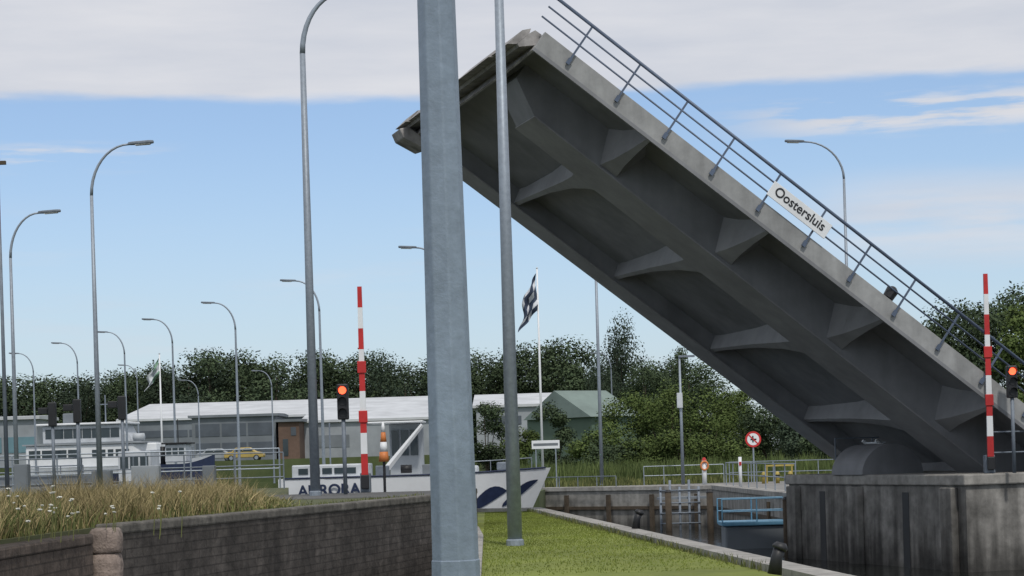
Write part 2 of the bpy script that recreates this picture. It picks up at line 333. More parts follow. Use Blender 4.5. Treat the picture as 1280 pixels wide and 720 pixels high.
textmesh('Oostersluis',.355,M['black'],'lettering',sg,Matrix.Translation((U(8.02),-.167,.435))@Matrix.Rotation(R(90),4,'X'))
build('signal_lamp',MB().tube([(U(11.5),.3,.0),(U(11.5),.3,.12),(U(11.5),.3,.15),(U(11.5),.3,.42),(U(11.5),.3,.50)],[.05,.05,.15,.17,.07],10),M['black'],br)
# ---------- pier
Pn=Vector((at(1207,600,53).x,53.0)); cc=Vector((-math.sin(R(18.6)),math.cos(R(18.6)))); ac=Vector((cc.y,-cc.x))
pp=root('bridge_pier',(Pn.x,Pn.y,-1.8),'weathered concrete bridge pier standing in the water under the raised leaf','pier')
def P2(a,c): v=Pn+ac*a+cc*c; return (v.x,v.y)
PD=10.4
build('pier_body',MB().prism([P2(0,0),P2(16,0),P2(16,PD),P2(.0,PD)],-6,.5),M['conc'],pp,world=True)
build('pier_cap',MB().prism([P2(-.1,-.1),P2(16.1,-.1),P2(16.1,PD+.1),P2(-.1,PD+.1)],.503,.8),M['concl'],pp,world=True,bev=.04)
for c0 in (.4,5.6,9.6):
    build('pilaster',MB().prism([P2(-.22,c0),P2(-.003,c0),P2(-.003,c0+.6),P2(-.22,c0+.6)],-6,.45),M['conc'],pp,world=True,bev=.03)
for c0 in (3.0,8.0): build('painted_recess',MB().prism([P2(-.012,c0),P2(-.003,c0),P2(-.003,c0+.35),P2(-.012,c0+.35)],-3,.3),M['black'],pp,world=True)  # flat black strips on the face, recess shade put in as colour
dm=MB(); p0=at(1112,592,58.5); c3=Vector((cc.x,cc.y,0)); a3=Vector((ac.x,ac.y,0))
s=p0-c3*.2; e=p0+c3*1.7; seg=20; vs=[]
for base in (s,e):
    for k in range(seg+1):
        an=math.pi*k/seg; vs.append(Vector((base.x,base.y,.8))+a3*(-math.cos(an)*1.0)+Vector((0,0,math.sin(an)*.88)))
n=seg+1; dm.add(vs,[tuple(range(n)),tuple(range(n,2*n))[::-1]]+[(i,n+i,n+i+1,i+1) for i in range(seg)])
build('hinge_drum',dm,M['steel'],pp,world=True)
# ---------- railings
def railing(label,pts,h,sp,m,group=None,rails=(1,.5),rad=.025):
    r=root('railing',pts[0],label,'railing',group)
    for i in range(len(pts)-1):
        a=Vector(pts[i]); b_=Vector(pts[i+1]); n=max(1,round((b_-a).length/sp))
        for k in range(n+(1 if i==len(pts)-2 else 0)):
            p_=a.lerp(b_,k/n); build('post',MB().tube([p_,p_+Vector((0,0,h))],rad,6),m,r,world=True)
    for f in rails:
        build('rail',MB().tube([Vector(p_)+Vector((0,0,h*f-.0)) for p_ in pts],rad*.9,6),m,r,world=True)
    return r
def G(px,Y,z): v=at(px,600,Y); return (v.x,Y,z)
railing('long grey railing across the left bank behind the dry grass',[G(-30,60,LB),G(355,63,LB)],1.15,1.6,M['galvd'],rails=(1,.66,.33))
railing('second grey railing along the lock edge left of the tall lamp post',[G(-40,65,LB),G(350,65.4,LB)],1.3,1.5,M['galv'],rails=(1,.5),rad=.028)
railing('pale steel railing on the far bank left of the white post',[G(805,101,0),G(905,101,0)],.95,1.0,M['galv'],rails=(1,.5))
railing('pale steel railing on the far bank beside the round sign',[G(912,100,0),G(1052,97,0)],1.05,1.2,M['galv'],rails=(1,.5))
railing('low grey railing on top of the long quay wall',[G(676,97.2,.09),G(770,94,.09)],.5,1.1,M['galvd'],rails=(1,))
railing('pale railing on the quay edge behind the blue jetty',[(9.5,89,.09),(9.9,70,.09)],1.0,2.4,M['galv'],rails=(1,.5))
railing('grey railing on top of the bridge pier behind the hinge',[(*P2(1.5,PD-.3),.8),(*P2(12,PD-.3),.8)],1.1,1.3,M['galvd'],rails=(1,.5))
railing('short grey railing on the pier at the right edge of the photo',[(*P2(.9,.1),.8),(*P2(5,.1),.8)],1.1,1.3,M['galvd'],rails=(1,.5))
st=root('stair',(*P2(3.0,8),.8),'short white steel stair on top of the pier behind the hinge drum','stair')
st.rotation_euler=(0,0,A)
for k in range(5): build('tread',MB().box((k*-.28,0,.2*k+.1),(k*-.28+.26,.9,.2*k+.15)),M['offw'],st)
for y in (0,.9): build('stringer',MB().tube([(.3,y,0),(-1.2,y,1.0)],.05,6),M['white'],st)

# ---------- street lamps
def lamp(px,py,ptop,Y,z0,dirn,label,group=None,arm=1.65,r0=None,rot=0,m='galv',seg=12,rt=.04,hgt=None):
    X=at(px,py,Y).x; h=hgt if hgt else at(px,ptop,Y).z-z0
    r=root('street_lamp',(X,Y,z0),label,'street lamp',group,rz=rot)
    r0=r0 or .1
    rr=lambda z: r0+(rt-r0)*z/h
    build('pole',MB().tube([(0,0,0),(0,0,(h-1.5)*.5),(0,0,h-1.5)],[rr(0),rr((h-1.5)/2),rr(h-1.5)],seg),M[m],r,seg>8)
    build('base_collar',MB().tube([(0,0,0),(0,0,.1),(0,0,.12)],[r0*1.2,r0*1.2,r0],seg),M[m],r)
    pa=[]; ax=arm-.65
    for k in range(11):
        a=math.pi/2*k/10; pa.append((dirn*ax*(1-math.cos(a)),0,h-1.5+1.42*math.sin(a)))
    build('arm',MB().tube(pa,[max(.03,rr(h-1.5)*(1-.04*k)) for k in range(11)],8),M[m],r,True)
    hd=MB(); x0=ax-.02
    T=Matrix.Translation((dirn*x0,0,h-.08))@Matrix.Rotation(-dirn*R(3),4,'Y')
    hd.prism([(0,-.05),(dirn*.15,-.11),(dirn*.6,-.13),(dirn*.72,-.06),(dirn*.72,.06),(dirn*.6,.13),(dirn*.15,.11),(0,.05)],-.025,.055,T)
    ho=build('lamp_head',hd,M['galvd'],r,bev=.02)
    build('lens',MB().prism([(dirn*.2,-.09),(dirn*.62,-.1),(dirn*.62,.1),(dirn*.2,.09)],-.05,-.026,T),M['lens'],ho)
    return r
fg=root('lamp_post',(at(564,400,9).x-.012,9,0),'thick faceted grey metal pole closest to the camera crossing the whole photo','lamp post')
fr=lambda z:.116-.0078*z
build('pole',MB().tube([(0,0,0),(0,0,1.12),(-.012,0,3.5),(-.045,0,10)],[fr(0),fr(1.12),fr(3.5),.045],8,ph=R(10)),M['galvfg'],fg,bev=.006)
build('base_sleeve',MB().tube([(0,0,0),(0,0,1.145),(0,0,1.15)],[fr(0)+.003,fr(1.14)+.003,fr(1.15)],8,ph=R(10)),M['galvfg'],fg,bev=.002)
build('hatch',MB().box((.02,-.122,.35),(.1,-.108,.85)),M['galvfg'],fg,bev=.004)
build('arm',MB().tube([(-.045,0,10),(-.06,0,10.5),(-.3,0,10.9),(-.9,0,11.05)],.04,8),M['galvd'],fg,True)
build('lamp_head',MB().box((-1.6,-.14,11.0),(-.85,.14,11.1)),M['galvd'],fg,bev=.03)
pb=gr(645,682,0)
lamp(634,345,0,pb.y,0,1,'tall slim lamp post standing on the mown lawn right of the nearest pole',r0=.135,rt=.07,hgt=12.5,rot=R(-60))
lamp(385,300,-12,47.5,LB,1,'tall lamp post just right of the long railing, its top leaving the photo',r0=.12,rt=.06)
lamp(119,400,178,56.5,LB,1,'tall gooseneck lamp on the left bank with its head pointing right',r0=.085,arm=1.75)
lamp(16,420,264,64,LB,1,'gooseneck lamp near the left edge with its head pointing right',r0=.08,arm=1.6)
row=[(556,400,306,79,'lamp half hidden behind the nearest pole with only its head showing'),(401,450,348,91,'lamp behind the traffic light pointing left, nearest whole one of the far row'),(296,470,376,104,'second whole lamp from the right in the far row, left of the tall lamp'),(217,480,397,117,'third lamp from the right in the far row above the long ship'),(157,490,413,127,'fourth lamp from the right in the far row above the black signals'),(98,500,427,137,'fifth lamp from the right in the far row, second from its left end'),(43,510,440,146,'farthest and leftmost lamp of the far row')]
for a in row: lamp(a[0],a[1],a[2],a[3],0,-1,a[4],'lamps in the far row along the lock',arm=1.7,r0=.08,rt=.045,seg=8)
lamp(1056,260,173,74,.0,-1,'gooseneck lamp rising behind the bridge railing with its head pointing left',r0=.09,arm=2.1)
lamp(748,450,342,102,0,1,'thin straight post rising up behind the raised bridge leaf',r0=.1,rt=.06,hgt=13.5)
for px,pt,Y,l in ((340,462,172,'small distant lamp with curved top in front of the tree line'),(765,440,175,'small distant lamp before the dark trees right of the flag'),(248,474,180,'small distant lamp above the white warehouse roof'),(172,455,180,'small distant lamp above the left end of the ship')):
    lamp(px,500,pt,Y,0,-1,l,'small distant lamps before the tree line',r0=.08,rt=.05,seg=6)
cp=root('camera_mast',(at(3,400,50).x,50,LB),'thin mast at the left edge carrying a small camera on top','mast')
hh=at(3,205,50).z-LB
build('mast',MB().tube([(0,0,0),(0,0,hh)],[.06,.03],8),M['galvd'],cp,True)
build('camera_body',MB().cbox((.10,0,hh+.03),(.2,.1,.09),0).tube([(-.05,0,hh),(.04,0,hh+.14)],.03,8),M['bark'],cp)
v=gr(854,606,0)
sp_=root('slim_lamp_post',(v.x,v.y,0),'slim post with a small box on the far bank under the bridge leaf','lamp post')
hp=at(852,446,v.y).z
build('pole',MB().tube([(0,0,0),(0,0,hp)],[.09,.05],8),M['galv'],sp_,True)
build('lamp_head',MB().box((-.05,-.1,hp-.03),(.75,.1,hp+.07)),M['galvd'],sp_)
build('control_box',MB().box((-.2,-.2,hp*.6),(.08,-.06,hp*.6+.75)),M['offw'],sp_,bev=.02)

# ---------- barriers
def barrier(px,ptop,pb_,Y,z0,label):
    X=at(px,pb_,Y).x; h=at(px,ptop,Y).z-z0
    r=root('barrier_boom',(X,Y,z0),label,'barrier','raised striped road barriers')
    n=9; h0=.45
    for k in range(n):
        z0_=h0+(h-h0)*k/n; z1=h0+(h-h0)*(k+1)/n
        w0=.085-.03*k/n; w1=.085-.03*(k+1)/n
        vs=[]
        for z,w_ in ((z0_,w0),(z1,w1)): vs+=[(-w_,-.03,z),(w_,-.03,z),(w_,.03,z),(-w_,.03,z)]
        build('boom_stripe',MB().add(vs,[(3,2,1,0),(4,5,6,7),(0,1,5,4),(1,2,6,5),(2,3,7,6),(3,0,4,7)]),M['red'] if k%2==0 else M['white'],r)
    for z in (h*.34,h*.58): build('boom_lamp',MB().box((-.11,-.06,z),(.11,-.031,z+.3)),M['red'],r,bev=.02)
    build('housing',MB().box((-.13,.04,0),(.13,.34,.5)),M['galvd'],r,bev=.03)
    build('counterweight',MB().box((-.10,-.08,.1),(.10,.03,.445)),M['black'],r,bev=.02)
barrier(457,358,620,50,LB,'raised red and white barrier boom beside the left traffic light')
barrier(1239,342,592,53.2,.8,'raised red and white barrier boom on the pier in front of the bridge railing')
# ---------- traffic signals
def signal(px,pt,Y,z0,label,lit=None,sc=1,group=None):
    X=at(px,pt,Y).x; h=at(px,pt,Y).z-z0
    r=root('traffic_light',(X,Y,z0),label,'traffic light',group)
    build('post',MB().tube([(0,0,0),(0,0,h-.9*sc)],.05,8),M['galvd'],r,True)
    hd=build('signal_head',MB().box((-.15*sc,-.1,h-.95*sc),(.15*sc,.1,h)),M['black'],r,bev=.03)
    for k in range(3):
        z=h-.17*sc-.3*sc*k
        lm=M['redlit'] if (lit and k==0) else M['black']
        if lit is not None:
            build('lamp',MB().tube([(0,-.1,z),(0,-.115,z)],.105*sc,14),lm,hd)
        vz=MB(); n=10
        vs=[(.12*sc*math.cos(math.pi*i/n),yy,z+.12*sc*math.sin(math.pi*i/n)) for yy in (-.1,-.22) for i in range(n+1)]
        vz.add(vs,[(i,i+1,n+2+i,n+1+i) for i in range(n)])
        if lit is not None: build('visor',vz,M['black'],hd)
    return r
signal(428,480,48,LB,'black traffic light showing red on the left bank',True,.9)
signal(1264,457,52.9,.8,'black traffic light showing red on the pier at the right edge',True,.9)
for px,Y,pt,l in ((65,59,503,'black signal box on a post, leftmost of the three behind the railing'),(96,60,499,'black signal box on a post, middle of the three behind the railing'),(152,59.5,495,'black signal box on a post, rightmost of the three behind the railing')):
    r=signal(px,pt,Y,LB,l,None,.75,'black signals behind the long railing')
    zz=at(px,pt,Y).z-LB
    build('side_lamp',MB().box((-.42,-.05,zz-.35),(-.14,.08,zz-.15)),M['black'],r,bev=.02)
for px,wd,hh_,l,mm in ((28,.4,1.0,'small grey cabinet left of the black signals','clad'),(128,.55,.75,'low grey cabinet between the middle and rightmost black signals','clad'),(183,.8,.85,'wide grey cabinet behind the railing right of the black signals','cladl'),(262,.35,.8,'narrow grey cabinet well right of the wide one','clad')):
    X=at(px,600,58).x; r=root('control_cabinet',(X,58,LB),l,'cabinet','grey cabinets on the left bank')
    build('cabinet_body',MB().box((-wd/2,-.2,.08),(wd/2,.2,hh_)),M[mm],r,bev=.02)
    build('plinth',MB().box((-wd/2-.03,-.23,0),(wd/2+.03,.23,.08)),M['conc'],r)
    build('door',MB().box((-wd/2+.04,-.215,.14),(wd/2-.04,-.2,hh_-.06)),M[mm],r)
# ---------- flagpoles
def flagpole(px,pt,pbase,Y,z0,label,cols,fw,fl,side,drop=1.3):
    X=at(px,pbase,Y).x; h=at(px,pt,Y).z-z0
    r=root('flagpole',(X,Y,z0),label,'flagpole')
    build('pole',MB().tube([(0,0,0),(0,0,h)],[.07,.04],8),M['white'],r,True)
    build('finial',MB().tube([(0,0,h),(0,0,h+.05),(0,0,h+.1)],[.03,.06,.01],8),M['offw'],r)
    NR=len(cols); NC=len(cols[0]); S=4
    def P(i,j):
        s=i/(NC*S); t=j/(NR*S)
        x=side*(.05+fw*s*(.75+.25*t)+.09*math.sin(t*8)*s+.05*math.sin(s*9+t*6))
        z=h-.2-fl*t*(1-.1*s)-fw*drop*s
        y=.16*math.sin(s*11+t*4)+.08*math.sin(t*13+s*3)
        return (x,y,z)
    fo=None
    for mname in sorted(set(sum(cols,[]))):
        mb=MB()
        for a in range(NR):
            for b_ in range(NC):
                if cols[a][b_]!=mname: continue
                vs=[P(i,j) for j in range(a*S,a*S+S+1) for i in range(b_*S,b_*S+S+1)]
                mb.add(vs,[(j*(S+1)+i,j*(S+1)+i+1,(j+1)*(S+1)+i+1,(j+1)*(S+1)+i) for j in range(S) for i in range(S)])
        o=build('flag_cloth' if fo is None else 'flag_pattern',mb,M[mname],r if fo is None else fo,True)
        if fo is None: fo=o
a_,c_g='fnavy','fgrey'
flagpole(679,336,601,101,0,'tall white flagpole with limp dark and white checked flag near the far quay',[[a_,a_,c_g,a_],[c_g,a_,a_,c_g],[a_,c_g,a_,a_],[a_,a_,c_g,a_],[c_g,a_,a_,c_g],[a_,c_g,a_,a_]],.88,1.9,-1,1.45)
flagpole(203,443,570,116,0,'flagpole with small pale green and white flag above the long ship',[['green','offw'],['offw','offw'],['green','offw']],.8,1.0,-1)

# ---------- boats
def hullfn(L_,B,zd,zw,rise=.35,full=.62,rake=(.80,.90,.96,1.0),nb=20):
    lv=[(-.4,.45,rake[0]),(0,.80,rake[1]),(.5,.93,rake[2]),(1,1,rake[3])]
    def pt(s,t,side):
        for (t0,w0,x0),(t1,w1,x1) in zip(lv,lv[1:]):
            if t<=t1+1e-6:
                f=(t-t0)/(t1-t0); wf=w0+(w1-w0)*f; xf=x0+(x1-x0)*f; break
        x=-L_/2+L_*s
        w_=B/2*(1-max(0,(s-full)/(1-full))**2.0)*min(1,.8+s*1.2)
        zt=zd+rise*max(0,(s-.5)/.5)**2
        z=zw+(zt-zw)*t
        xx=x if s<.55 else x-(1-xf)*L_*.6*((s-.55)/.45)
        return (xx,side*max(.015,w_*wf),z)
    mb=MB(); n=nb; ts=[-.4,0,.25,.5,.75,1]; m=n+1; nl=len(ts); vs=[pt(i/n,t,side) for side in (1,-1) for t in ts for i in range(m)]; fs=[]
    for sd_ in range(2):
        o=sd_*nl*m
        for k in range(nl-1):
            for i in range(n): fs.append((o+k*m+i,o+k*m+i+1,o+(k+1)*m+i+1,o+(k+1)*m+i))
    o=(nl-1)*m
    for i in range(n): fs.append((o+i,o+i+1,nl*m+o+i+1,nl*m+o+i)); fs.append((i,nl*m+i,nl*m+i+1,i+1))
    for k in range(nl-1): fs.append((k*m,(k+1)*m,nl*m+(k+1)*m,nl*m+k*m)); fs.append((k*m+n,nl*m+k*m+n,nl*m+(k+1)*m+n,(k+1)*m+n))
    mb.add(vs,fs); return mb,pt
def hull(*a): return hullfn(*a)[0]
def hullstrip(pt,ss,lo,hi,off=.025):
    mb=MB(); vs=[]
    for s,a,b_ in zip(ss,lo,hi):
        for t in (a,b_):
            x,y,z=pt(s,t,-1); vs.append((x+off*.4,y-off,z))
    n=len(ss); mb.add(vs,[(2*i,2*i+2,2*i+3,2*i+1) for i in range(n-1)]); return mb
def win_row(parent,x0,x1,n,y,z0,z1,m,gap=.2):
    wd=(x1-x0)/n
    for k in range(n):
        build('window',MB().box((x0+k*wd+gap*wd/2,y-.02,z0),(x0+(k+1)*wd-gap*wd/2,y+.02,z1)),m,parent)
v=at(521,600,74.5)
ws=root('white_ship',(v.x,74.5,-1.8),'white motor ship lettered AURORA with dark swooshes on its hull, behind the nearest pole','ship',rz=R(-1))
hm,hp_=hullfn(10.0,3.2,2.85,0,.14,.62,(.60,.72,.88,1.0),30)
hu=build('hull',hm,M['white'],ws)
S_=[.02+.96*i/24 for i in range(25)]
build('deck_edge',MB().tube([(hp_(s,1,-1)[0],hp_(s,1,-1)[1]-.01,hp_(s,1,-1)[2]+.02) for s in S_],.035,6),M['navy'],ws,True)
build('waterline_stripe',hullstrip(hp_,S_,[.30]*25,[.40]*25),M['navy'],ws)
def sw(s0,s1,t0,t1,th):
    ss=[s0+(s1-s0)*i/8 for i in range(9)]; lo=[t0+(t1-t0)*(i/8)**1.5 for i in range(9)]; hi=[l+th*math.sin(math.pi*(.08+.9*i/8)) for i,l in enumerate(lo)]
    build('hull_swoosh',hullstrip(hp_,ss,lo,hi),M['navy'],ws)
sw(.40,.60,.55,.78,.14); sw(.72,.86,.50,.74,.22); sw(.86,.97,.55,.85,.16)
textmesh('AURORA',.56,M['navy'],'ship_name',ws,Matrix.Translation((-3.1,-1.675,2.40))@Matrix.Rotation(R(90),4,'X')@Matrix.Rotation(R(1),4,'Z'),.03)
cb=build('deckhouse',MB().prism([(-4.5,-1.2),(-2.0,-1.2),(-1.7,-.8),(-1.7,.8),(-2.0,1.2),(-4.5,1.2)],2.86,3.35),M['offw'],ws,bev=.05)
win_row(cb,-4.3,-2.1,5,-1.21,3.0,3.22,M['glass'])
build('hatch_cover',MB().box((.9,-.9,2.86),(2.3,.9,3.15)),M['offw'],ws,bev=.08)
build('wheelhouse_roof',MB().box((-1.7,-.9,4.80),(.35,1.0,4.87)),M['white'],ws,bev=.03)
wh=build('wheelhouse',MB().prism([(-1.0,.3),(.1,.3),(.25,.5),(.25,.9),(-1.0,.9)],2.86,4.79),M['cladl'],ws,bev=.03)
win_row(wh,-.95,.1,3,.29,3.6,4.55,M['glass'])
build('deck_arm',MB().tube([(-1.15,-1.35,2.95),(.35,-1.35,4.7)],[.14,.08],6),M['white'],ws)
build('arm_pedestal',MB().box((-1.4,-1.5,2.86),(-.9,-1.1,3.25)),M['galvd'],ws,bev=.03)
build('winch',MB().tube([(-.5,-1.1,3.1),(-.1,-1.1,3.1)],.16,10),M['black'],ws,True)
build('deck_locker',MB().box((.3,-1.3,2.87),(.75,-.9,3.25)),M['clad'],ws,bev=.03)
build('anchor_winch',MB().box((3.0,-.35,2.95),(3.5,.35,3.25)),M['galvd'],ws,bev=.05)
build('mast',MB().tube([(-3.2,0,3.35),(-3.2,0,4.9)],.03,6),M['galvd'],ws)
sx=[hp_(s,1,-1) for s in (.62,.70,.78,.86,.93)]
for x,y,z in sx: build('rail_stanchion',MB().tube([(x,y+.08,z),(x,y+.08,z+.42)],.018,6),M['galv'],ws)
build('bow_rail',MB().tube([(x,y+.08,z+.42) for x,y,z in sx],.02,6),M['galv'],ws)
bv=at(480,575,49.9); by=root('marker_cone',(bv.x,49.9,LB),'slim orange and white striped marker on a stand by the white ship','marker')
z_b=at(480,577,49.9).z-LB; z_t=at(480,528,49.9).z-LB; dz=(z_t-z_b)/4
build('marker_stand',MB().tube([(0,0,0),(0,0,z_b)],.035,8),M['black'],by)
for k in range(4):
    build('marker_band',MB().tube([(0,0,z_b+dz*k),(0,0,z_b+dz*(k+1))],[.13-.025*k,.13-.025*(k+1)],12),M['orange'] if k%2==0 else M['white'],by,True)
# passenger ship
v=at(150,580,150); ps=root('passenger_ship',(v.x,150,-1.8),'white passenger ship with a raised wheelhouse and rows of windows at the left','ship',rz=R(-6))
hm2,hp2=hullfn(14.5,4.5,3.6,0,.7,.6)
build('hull',hm2,M['offw'],ps)
build('waterline_stripe',hullstrip(hp2,S_,[.62]*25,[.86]*25,.04),M['navy'],ps)
h1=build('lower_cabin',MB().prism([(-6.6,-1.9),(1.6,-1.9),(3.2,-1.2),(3.2,1.2),(1.6,1.9),(-6.6,1.9)],3.62,5.3),M['white'],ps,bev=.08)
win_row(h1,-6.4,-2.4,4,-1.91,4.3,4.95,M['glass'],.12); win_row(h1,-1.6,1.4,5,-1.91,4.4,4.9,M['glass'],.3)
build('deck_edge',MB().box((-6.8,-2.05,5.31),(2.6,2.05,5.42)),M['cladl'],ps)
h2=build('wheelhouse',MB().add([(-5.4,-1.5,5.43),(1.3,-1.5,5.43),(1.3,1.5,5.43),(-5.4,1.5,5.43),(-5.4,-1.5,6.75),(.6,-1.5,6.75),(.6,1.5,6.75),(-5.4,1.5,6.75)],[(0,1,2,3),(4,5,6,7),(0,1,5,4),(1,2,6,5),(2,3,7,6),(3,0,4,7)]),M['offw'],ps,bev=.06)
win_row(h2,-5.2,.5,8,-1.51,5.8,6.5,M['glass'],.08)
build('roof',MB().box((-5.8,-1.8,6.77),(1.1,1.8,6.93)),M['white'],ps,bev=.05)
build('life_raft',MB().tube([(1.5,-1.3,5.75),(2.3,-1.3,5.75)],.3,10),M['offw'],ps,True)
build('funnel',MB().box((-4.2,-.4,6.93),(-3.3,.4,7.7)),M['clad'],ps,bev=.08)
build('deck_rail',MB().tube([(1.9,-1.7,4.7),(3.8,-1.3,4.75),(5.8,-.5,4.95)],.035,6).tube([(3.8,-1.3,3.8),(3.8,-1.3,4.76)],.03,5).tube([(5.8,-.5,4.0),(5.8,-.5,4.96)],.03,5),M['galvd'],ps)
build('mast',MB().tube([(-1,0,6.9),(-1,0,9.0)],.05,6).tube([(-1.6,0,8.3),(-.4,0,8.3)],.04,6),M['galvd'],ps)
v=at(232,575,112); tg=root('tugboat',(v.x,112,-1.8),'small dark hulled tugboat in front of the passenger ship bow','boat',rz=R(-8))
build('hull',hull(3.4,2.0,3.6,0,.5,.55),M['navy'],tg)
tw=build('wheelhouse',MB().box((-1.0,-.6,3.7),(.2,.6,4.7)),M['offw'],tg,bev=.05); win_row(tw,-.95,.15,3,-.61,4.15,4.5,M['glass'])
build('roof',MB().box((-1.15,-.75,4.71),(.35,.75,4.8)),M['black'],tg,bev=.02)
build('funnel',MB().tube([(-1.3,0,3.6),(-1.3,0,4.6)],.15,10),M['black'],tg,True)
build('mast',MB().tube([(-.4,0,4.8),(-.4,0,6.1)],.03,6),M['black'],tg)
v=at(105,600,80); bg_=root('work_barge',(v.x,80,-1.8),'low grey work barge behind the railing at the left','boat',rz=R(-3))
build('hull',hull(9,2.6,2.8,0,.2,.8),M['cladl'],bg_)
build('cargo_hatch',MB().box((-3.8,-.9,2.82),(.8,.9,3.25)),M['clad'],bg_,bev=.05)
bw=build('wheelhouse',MB().box((1.6,-.8,2.82),(2.9,.8,4.1)),M['offw'],bg_,bev=.04); win_row(bw,1.65,2.85,3,-.81,3.4,3.9,M['glass'])
for k in range(6): build('rail_stanchion',MB().tube([(-4.2+.9*k,-1.2,2.8),(-4.2+.9*k,-1.2,3.6)],.025,5),M['galvd'],bg_)
build('deck_rail',MB().tube([(-4.2,-1.2,3.6),(.3,-1.2,3.6)],.03,6),M['galvd'],bg_)

# ---------- mooring grid + blue jetty
fq=root('mooring_grid',(at(855,650,88).x,88,-1.8),'grey steel mooring grid with vertical posts at the quay corner','mooring grid')
for k in range(5):
    build('upright',MB().tube([(-1.0+k*.42,.0,-1),(-1.0+k*.42,0,1.9+.3*(k%2))],.055,8),M['galvd'],fq,True)
for z in (.3,.75,1.2,1.75): build('crossbar',MB().tube([(-1.05,-.07,z),(.75,-.07,z)],.03,6),M['galvd'],fq,True)
build('walkway',MB().box((-1.1,.1,1.35),(1.3,.9,1.45)),M['clad'],fq)
v=at(943,655,70); jt=root('floating_jetty',(v.x,70,-1.8),'light blue floating jetty with railings beside the pier','jetty')
build('deck',MB().box((-1.2,-.8,.80),(1.2,.8,.95)),M['blue'],jt,bev=.03)
build('pontoon',MB().box((-1.1,-.7,-.2),(1.1,.7,.79)),M['clad'],jt,bev=.08)
for x in (-1.2,0,1.2):
    for y in (-.78,.78): build('post',MB().tube([(x,y,.85),(x,y,1.75)],.025,6),M['blue'],jt)
for y in (-.78,.78):
    for z in (1.3,1.73): build('rail',MB().tube([(-1.2,y,z),(1.2,y,z)],.022,6),M['blue'],jt)
for k,(px,Y) in enumerate(((836,87),(888,84),(984,68))):
    v=at(px,650,Y); r=root('mooring_pile',(v.x,Y,-3),['dark timber pile left of the mooring grid','dark timber pile right of the mooring grid','dark timber pile between the jetty and the pier'][k],'pile','timber piles in the water')
    build('pile_body',MB().tube([(0,0,0),(0,0,2.9)],.14,10),M['bark'],r,True); build('pile_cap',MB().tube([(0,0,2.9),(0,0,3.0)],[.16,.1],10),M['black'],r)
def quaywall(qp,label,nf):
    qw=root('quay_wall',(*qp[0],-1.8),label,'wall')
    dq=(Vector(qp[1])-Vector(qp[0])).normalized(); nq=Vector((dq.y,-dq.x)); a0=Vector(qp[0]); b0=Vector(qp[1])
    build('wall_face',MB().prism([tuple(a0),tuple(b0),tuple(b0+nq*.25),tuple(a0+nq*.25)],-6,-.12),M['concq'],qw,world=True)
    build('coping',MB().prism([tuple(a0-nq*.4),tuple(b0-nq*.4),tuple(b0+nq*.32),tuple(a0+nq*.32)],-.118,.09),M['concl'],qw,world=True,bev=.02)
    build('fender_rail',MB().prism([tuple(a0+nq*.253),tuple(b0+nq*.253),tuple(b0+nq*.36),tuple(a0+nq*.36)],-1.0,-.85),M['bark'],qw,world=True)
    for k in range(nf):
        p_=a0.lerp(b0,(k+.6)/nf)+nq*.365; build('timber_fender',MB().prism([tuple(p_),tuple(p_+dq*.2),tuple(p_+dq*.2+nq*.12),tuple(p_+nq*.12)],-3,-.3),M['bark'],qw,world=True)
quaywall([(1.62,97.93),(9.35,90.95)],'pale concrete quay wall on the far side of the water',4)
quaywall([(9.3,90.6),(10.1,62.2)],'shaded concrete quay wall behind the blue jetty running towards the pier',1)
for k,(px,py) in enumerate(((962,718),(791,661))):
    v=gr(px,py,.1); r=root('mooring_bollard',(v.x+.06,v.y,.1),['dark leaning mooring bollard on the quay edge nearest the camera','dark leaning mooring bollard farther along the quay edge'][k],'bollard','leaning bollards on the quay edge',rz=0)
    build('bollard_stem',MB().tube([(0,0,0),(.03,0,.2),(.07,0,.30)],[.09,.07,.075],10),M['black'],r,True)
    build('bollard_head',MB().tube([(.065,0,.30),(.08,0,.33),(.095,0,.38)],[.09,.10,.06],10),M['black'],r,True)
# signs
v=gr(943,603,0); rs=root('round_sign',(v.x,v.y,0),'round white sign with red border on a post on the far bank','sign')
zt=at(943,549,v.y).z
build('post',MB().tube([(0,0.04,0),(0,.04,zt+.3)],.04,8),M['galv'],rs)
dk=build('sign_face',MB().tube([(0,0,zt),(0,-.02,zt)],.4,28),M['red'],rs)
build('sign_field',MB().tube([(0,-.021,zt),(0,-.03,zt)],.30,28),M['white'],dk)
build('sign_symbol',MB().box((-.14,-.037,zt-.05),(.16,-.031,zt+.03)).box((-.05,-.036,zt-.16),(.02,-.0305,zt+.17)),M['black'],dk)
build('sign_slash',MB().box((-.3,-.044,-.03),(.3,-.038,.03),Matrix.Translation((0,0,zt))@Matrix.Rotation(R(45),4,'Y')),M['red'],dk)
v=at(682,556,100.4); ns=root('notice_board',(v.x,100.4,0),'small white rectangular notice board in front of the flagpole','sign')
build('panel',MB().box((-.7,-.03,v.z-.2),(.7,.0,v.z+.22)),M['white'],ns,bev=.01)
build('panel_stripe',MB().box((-.62,-.036,v.z-.05),(.62,-.031,v.z+.08)),M['clad'],ns)
for x in (-.5,.5): build('leg',MB().tube([(x,.03,0),(x,.03,v.z+.15)],.035,6),M['galv'],ns)
v=gr(881,607,0); lb=root('lifebuoy_stand',(v.x,v.y,0),'white post with orange lifebuoy and red cap on the far bank','lifebuoy stand')
build('post',MB().tube([(0,0,0),(0,0,1.2)],.11,8),M['white'],lb,True)
tor=MB(); n=20
vs=[(.17*math.cos(2*math.pi*i/n)*(1+.25*math.cos(2*math.pi*j/8)),-.14+.045*math.sin(2*math.pi*j/8),.95+.2*math.sin(2*math.pi*i/n)*(1+.22*math.cos(2*math.pi*j/8))) for i in range(n) for j in range(8)]
